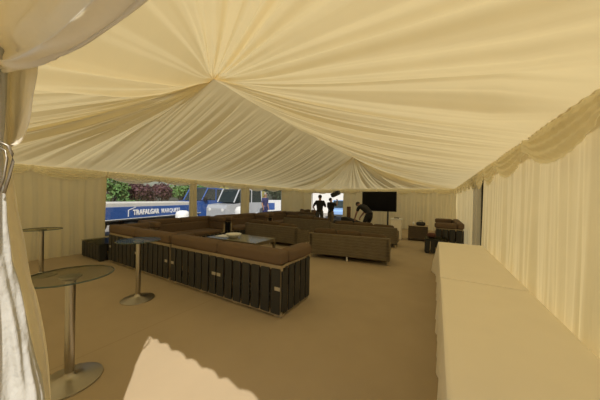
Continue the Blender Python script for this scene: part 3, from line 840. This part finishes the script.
# two people by the far doorway (the right one steadies a camera case on the shoulder)
person((-5.36, 11.3, 0), math.radians(10), pose(elbowL=(-.34, -.02, 1.18), wristL=(-.30, .12, .98), handL=(-.27, .2, .90), elbowR=(.28, .08, 1.18), wristR=(.16, .28, 1.2), handR=(.1, .37, 1.24)),
       'person in black top and grey trousers standing left in the far doorway', 'tblack', 'grey', 'hair', 1.06, sleeves=.84)
person((-5.02, 12.0, 0), math.radians(-15), pose(head=(-.04, .03, 1.60), elbowR=(.36, .05, 1.32), wristR=(.30, .16, 1.54), handR=(.27, .19, 1.64), elbowL=(-.25, .06, 1.16), wristL=(-.12, .22, 1.1), handL=(-.04, .3, 1.12)),
       'person in black top and khaki trousers holding up a black case', 'tblack', 'khaki', 'hair', 1.0, sleeves=.84)
mt = Matrix.Rotation(math.radians(-24), 4, 'Y')
b = MB(); b.box(-.24, .24, -.14, .14, -.11, .11, .03, 3, mtx=mt); b.tube([mt @ Vector(p) for p in ((-.1, 0, .10), (-.08, 0, .16), (.08, 0, .16), (.1, 0, .10))], .014)
b = b.build('equipment_case', 'black', None); b.location = (-4.82, 12.15, 1.95); tag(b, 'black equipment case raised on a shoulder in the far doorway', 'case')
# bending person right of centre
person((-2.78, 10.9, 0), math.radians(62), pose(pelvis=(0, -.16, .92), waist=(0, -.05, 1.06), chest=(0, .17, 1.20), neck=(0, .34, 1.27), head=(0, .47, 1.30), face=(0, .75, -.65),
       shoulderL=(-.19, .25, 1.21), elbowL=(-.24, .34, .95), wristL=(-.20, .46, .74), handL=(-.18, .50, .63), shoulderR=(.19, .25, 1.21), elbowR=(.24, .36, .96), wristR=(.18, .50, .76), handR=(.16, .55, .65),
       hipL=(-.10, -.16, .88), kneeL=(-.12, .04, .50), ankleL=(-.13, -.05, .09), toeL=(-.14, .11, .045), hipR=(.10, -.16, .88), kneeR=(.14, .02, .50), ankleR=(.18, -.12, .09), toeR=(.2, .04, .045)),
       'person in black t-shirt bending forward in front of the television', 'tblack', 'tblack', 'hair', 1.1, sleeves=.7)

# ------------------------------------------------------------------ outside
def wheel(o, x, y, r, w, side=1, hub='silver'):
    b = MB(); b.cyl((x, y-w/2, r), (x, y+w/2, r), r, seg=28)
    wh = b.build('wheel', 'rubber', o); smooth_angle(wh)
    b = MB(); b.cyl((x, y-w/2-.012, r), (x, y+w/2+.012, r), r*.62, seg=24); b.build('hub', hub, wh)
# blue flatbed trailer carrying pale rolls, lettered on its side
TA = Vector((-10.12, 3.0, 0)); TB = Vector((-12.15, 9.1, 0)); td = TB-TA; TL = td.length; tr = math.atan2(td.y, td.x)
o = empty('flatbed_trailer', TA, tr, 'blue flatbed trailer with white marquee lettering outside the first window', 'trailer')
# local x runs along trailer, local -y faces the tent? (computed below)
b = MB(); b.box(-1.2, TL, .0, .05, .72, 1.20, .01); b.box(-1.2, TL, 1.95, 2.0, .72, 1.2, .01); sp = b.build('side_board', 'blue', o)
b = MB(); b.box(-1.2, TL, .0, 2.0, .66, .72); b.box(-1.2, TL, .3, .45, .5, .66); b.box(-1.2, TL, 1.55, 1.7, .5, .66); b.build('chassis', 'dark', o)
for k, x in enumerate((-.9, 1.3, 3.5, 5.0)):
    pass
for x in (1.9, 2.9):
    for y in (.18, 1.82): wheel(o, x, y, .36, .22, hub='dark')
b = MB(); b.box(-1.15, TL-.05, .25, 1.9, .725, 1.36, .04, 3); b.build('covered_load', 'canvas', o)
b = MB(); b.box(-1.2, TL, -.006, .0, .71, .735); b.build('rail', 'white', o)
TRAILER, TR_L = o, TL
def text_mesh(txt, size, name, parent, m, loc, rot, bold=0, space=1.0):
    cu = bpy.data.curves.new(name, 'FONT'); cu.body = txt; cu.size = size; cu.extrude = .006; cu.offset = bold; cu.space_character = space
    t = bpy.data.objects.new(name, cu); COL.objects.link(t)
    dg = bpy.context.evaluated_depsgraph_get(); me = bpy.data.meshes.new_from_object(t.evaluated_get(dg)); bpy.data.objects.remove(t)
    me.materials.clear()
    q = link(name, me, m, parent); q.location = loc; q.rotation_euler = rot
    q.scale = (.80, 1, 1); xs = [v.co.x for v in me.vertices]; return q, max(xs)*.80
PLAN_TEXT = True
# the tent side of the trailer is its local -y face when local x points away; letters stand on it
# x along trailer increases to the right as seen from the tent
t1, w1 = text_mesh('TRAFALGAR', .29, 'lettering', TRAILER, 'letter', (1.93, -.008, .865), (PI/2, 0, 0), .014, 1.06)
t2, w2 = text_mesh('MARQUEES', .29, 'lettering', TRAILER, 'letter', (1.93+w1+.12, -.008, .865), (PI/2, 0, 0), .003, 1.10)
b = MB(); b.box(1.71, 1.74, -.012, 0, .80, 1.06); 
b.box(0, .36, -.006, .006, -.014, .014, mtx=Matrix.Translation((1.72, -.006, 1.06)) @ Matrix.Rotation(-math.radians(20), 4, 'Y'))
b.build('marquee_outline', 'letter', TRAILER)

def car(loc, rz, body, label, L=4.2, W=1.75, H=1.9, cat='car', wsx=.16):
    """side profile car, x forward, centred on y"""
    o = empty('parked_car', loc, rz, label, cat)
    bz = .34
    prof = [(-L/2, bz+.1), (-L/2, H*.55), (-L/2+.08, H*.60), (L*.10, H*.60), (L*.14, H*.585), (L/2-.12, H*.53), (L/2, H*.44), (L/2, bz+.05)]
    # wheel arches cut into the sill line
    def arch(cx, r=.40):
        return [(cx+r*math.cos(a), bz+r*.85*math.sin(a)) for a in np.linspace(0, PI, 9)]
    pts = prof+arch(L*.31)+arch(-L*.30)
    pts = [p for p in pts]
    b = MB(); b.prism(pts, -W/2, W/2)
    bmesh.ops.triangulate(b.bm, faces=[f for f in b.bm.faces if len(f.verts) > 4])
    b.build('bodywork', body, o)
    # cabin
    c = [(-L/2+.12, H*.60), (-L/2+.22, H-.05), (-L*.1, H), (L*(wsx-.13), H-.03), (L*wsx, H*.60)]
    b = MB(); b.prism([c[1], (c[1][0]+.02, H), c[2], c[3], (c[3][0]-.04, H-.10), (c[1][0]+.02, H-.10)], -W/2+.12, W/2-.12); b.build('roof', body, o)
    b = MB(); b.prism([c[0], (c[1][0], H-.08), (c[3][0], H-.08), (c[4][0]-.02, c[4][1])], -W/2+.13, W/2-.13); b.build('glazing', 'cglass', o)
    for s in (-1, 1):
        y = s*(W/2-.13)
        for pa, pb, pr in (((c[4][0], y, c[4][1]), (c[3][0], y, H-.05), .045), ((-L*.16, y, H*.6), (-L*.16, y, H-.05), .04), ((c[0][0], y, c[0][1]), (c[1][0], y, H-.05), .05)):
            b = MB(); b.tube([pa, pb], pr, 8); b.build('pillar', body, o)
        b = MB(); b.box(L*.11, L*.17, s*(W/2+.02), s*(W/2+.16), H*.60, H*.70, .02); b.build('mirror', 'black', o)
        b = MB(); b.cyl((L/2-.02, s*(W*.33), H*.40), (L/2+.02, s*(W*.33), H*.40), .10, seg=18); b.build('headlamp', 'white', o)
        for cx in (L*.31, -L*.30): wheel(o, cx, s*(W/2-.12), .35, .22)
        b = MB()
        for cx in (L*.31, -L*.30):
            pts2 = [(cx+.40*math.cos(a), s*(W/2+.01), bz+.34*math.sin(a)) for a in np.linspace(.05, PI-.05, 12)]
            b.tube(pts2, .035, 8)
        b.build('wheel_arch', body, o)
    b = MB(); b.box(L/2-.02, L/2+.10, -W/2+.05, W/2-.05, bz+.0, bz+.16, .03); b.build('bumper', 'dark', o)
    return o
# nose points towards -Y (left in view)
car((-12.1, 12.0, -.1), -PI/2, 'silver', 'silver off-road car outside the second window', 3.7, 1.8, 2.38, wsx=.29)
car((-16.0, 11.9, -.1), -PI/2+.25, 'blue', 'blue van behind the silver car, outside the second window', 5.2, 1.9, 2.5, 'van')
o = empty('box_trailer', (-13.3, 18.3, -.1), 0, 'white trailer with blue panels outside the third window', 'trailer')
b = MB(); b.box(-.9, .9, -3.6, 3.2, .62, 1.58, .03); b.build('bodywork', 'whitep', o)
for ya, yb, za, zb in ((-2.9, -1.5, .75, 1.35), (.2, 1.5, 1.2, 1.42), (.2, 1.5, .8, 1.0)):
    b = MB(); b.box(.9, .912, ya, yb, za, zb); b.build('panel', 'blue', o)
b = MB(); b.box(-.7, .7, -3.4, 3.0, .45, .62); b.build('chassis', 'dark', o)
for y in (-.4, .5):
    for x in (-.85, .85):
        b = MB(); b.cyl((x-.1, y, .33), (x+.1, y, .33), .33, seg=24); b.build('wheel', 'rubber', o)
b = MB(); b.rbox(-.34, .34, -.36, .36, 0, .75, .18, .04)
bs = b.build('bulk_bag', 'white', None, True); bs.location = (-10.3, 10.6, -.1); bs.scale = (1, 1, 1.55); tag(bs, 'white rounded bulk bag outside beside the silver car', 'bag')
o = empty('white_backdrop', (-8.5, 27.0, -.1), 0, 'white tent-shaped backdrop added to brighten the view through the far doorway', 'backdrop')  # added white backdrop so the far doorway opens onto brightness
b = MB(); b.box(-6, 6, -.1, 4, 0, 3.2, .05); b.build('wall', 'white', o)
b = MB()
q = [b.bm.verts.new(v) for v in ((-6.2, -.3, 3.2), (6.2, -.3, 3.2), (6.2, 4.2, 3.2), (-6.2, 4.2, 3.2), (-6.2, 2, 4.6), (6.2, 2, 4.6))]
for f in ((0, 1, 5, 4), (2, 3, 4, 5), (0, 4, 3), (1, 2, 5), (0, 3, 2, 1)): b.bm.faces.new([q[k] for k in f])
b.build('roof', 'white', o)
car((-7.6, 20.6, -.1), -PI*.42, 'lblue', 'pale blue car parked beyond the far doorway', 4.2, 1.7, 1.7)
person((-10.5, 13.1, -.1), math.radians(-90), STAND, 'person in navy jacket standing outside the third window', 'navy', 'navy', 'hairg', 1.2, sleeves=.8)
b = MB(); b.lathe([(0, 0), (.30, 0), (.34, .5), (.33, .86), (.30, .96), (.18, 1.04), (0, 1.06)], seg=28)
bn = b.build('plastic_barrel', 'white', None, True); bn.location = (-11.1, 7.25, -.1); tag(bn, 'white domed plastic barrel outside beside the trailer lettering', 'barrel')

# planting bank and shrubs
b = MB(); b.box(-20.4, -17.8, -2, 33, -.1, 1.05, .3, 3); tag(b.build('bank', 'soil'), 'grey earth bank behind the blue trailer', 'bank')
def shrub(x, y, z0, rx, h, m, label, n=900, seed=0):
    r = np.random.default_rng(seed)
    o = empty('shrub', (x, y, z0), 0, label, 'shrub', 'shrubs on the bank outside')
    V, F = [], []
    cl = [(r.uniform(-.5, .5)*rx, r.uniform(-.85, .85)*rx, r.uniform(.2, .85)*h, r.uniform(.38, .6)*min(rx, h)) for _ in range(12)]
    for k in range(n):
        cx, cy, cz, cr = cl[k % 12]
        d = r.normal(size=3); d /= np.linalg.norm(d); p = np.array((cx, cy, cz))+d*cr*r.uniform(.6, 1.05)
        p[2] = max(p[2], .05)
        a = r.normal(size=3); a /= np.linalg.norm(a); b_ = np.cross(a, d+.01); b_ /= np.linalg.norm(b_); s = r.uniform(.06, .13)
        i = len(V); V += [tuple(p+a*s), tuple(p+b_*s*.6), tuple(p-a*s), tuple(p-b_*s*.6)]; F.append((i, i+1, i+2, i+3))
    me = bpy.data.meshes.new('foliage'); me.from_pydata(V, [], F); fo = link('foliage', me, m, o)
    b = MB()
    for k in range(5): b.tube([(0, 0, .0), (cl[k][0]*.5, cl[k][1]*.5, cl[k][2]*.5), (cl[k][0], cl[k][1], cl[k][2])], .03, 6)
    b.build('stem', 'bark', o)
rows = [('leafg', 7.3, .75, 1.5, 'bright green shrub at the left edge of the first window'),
        ('leafp', 8.9, .8, 1.35, 'purple-leaved shrub, left one in the first window'),
        ('leafp', 10.5, .8, 1.25, 'purple-leaved shrub, right one in the first window'),
        ('leafg', 12.2, .9, 1.45, 'broad green shrub behind the lettering on the trailer'),
        ('leafg', 14.0, .85, 1.35, 'green shrub at the right edge of the first window'),
        ('leafy', 16.6, 1.0, 1.6, 'yellowish shrub behind the blue van'),
        ('leafy', 22.2, 1.1, 1.2, 'yellowish shrub at the left of the third window'),
        ('leafd', 25.5, 1.7, 2.6, 'dark tall shrub behind the person outside')]
for i, (m, y, rx, h, lab) in enumerate(rows):
    shrub(-18.95, y, 1.06, rx, h*1.3, m, lab, 1700, i)
for i, (y, rx, h, lab) in enumerate(((10.5, 1.5, 2.2, 'tall green tree behind the purple shrubs'), 
        (33.5, 2.4, 3.2, 'tall dark tree at the right edge of the third window'))):
    shrub(-23.5, y, -.1, rx, h+.5, 'leafg' if i < 1 else 'leafd', lab, 2600, 40+i)
# ------------------------------------------------------------------ light, world, camera
w = bpy.data.worlds.new('sky'); S.world = w; w.use_nodes = True; nt = w.node_tree; nt.nodes.clear()
out = nt.nodes.new('ShaderNodeOutputWorld'); bg = nt.nodes.new('ShaderNodeBackground'); sky = nt.nodes.new('ShaderNodeTexSky')
sky.sky_type = 'NISHITA'; sky.sun_disc = False; sky.sun_elevation = math.radians(43.6); sky.sun_rotation = math.radians(132)
sky.air_density = 1.0; sky.dust_density = 2.0
bg.inputs[1].default_value = .16
tn = nt.nodes.new('ShaderNodeMix'); tn.data_type = 'RGBA'; tn.blend_type = 'MULTIPLY'; tn.inputs[0].default_value = 1
tn.inputs[7].default_value = (1.0, .93, .82, 1); nt.links.new(sky.outputs[0], tn.inputs[6]); nt.links.new(tn.outputs[2], bg.inputs[0]); nt.links.new(bg.outputs[0], out.inputs[0])
sd = Vector((-.75, .66, -.953)).normalized()
sl = bpy.data.lights.new('sun', 'SUN'); sl.energy = 8.6; sl.angle = math.radians(.55); sl.color = (1, .95, .86)
so = bpy.data.objects.new('sun', sl); COL.objects.link(so); so.rotation_euler = sd.to_track_quat('-Z', 'Y').to_euler(); so.location = (6, -6, 8)

cd = bpy.data.cameras.new('camera'); cam = bpy.data.objects.new('camera', cd); COL.objects.link(cam)
cam.matrix_world = Matrix.Translation((0, 0, 1.65)) @ Matrix.Rotation(.528, 4, 'Z') @ Matrix.Rotation(PI/2-.005, 4, 'X') @ Matrix.Rotation(.019, 4, 'Z')
cd.sensor_width = 36; cd.lens = 36*233.826/600; cd.clip_start = .02; cd.clip_end = 400
S.camera = cam
S.view_settings.view_transform = 'Standard'; S.view_settings.look = 'None'; S.view_settings.gamma = 1
S.view_settings.use_curve_mapping = False
S.view_settings.exposure = -.76
S.cycles.use_denoising = True
S.cycles.max_bounces = 12; S.cycles.diffuse_bounces = 8; S.cycles.transparent_max_bounces = 16; S.cycles.transmission_bounces = 8
S.cycles.sample_clamp_indirect = 8
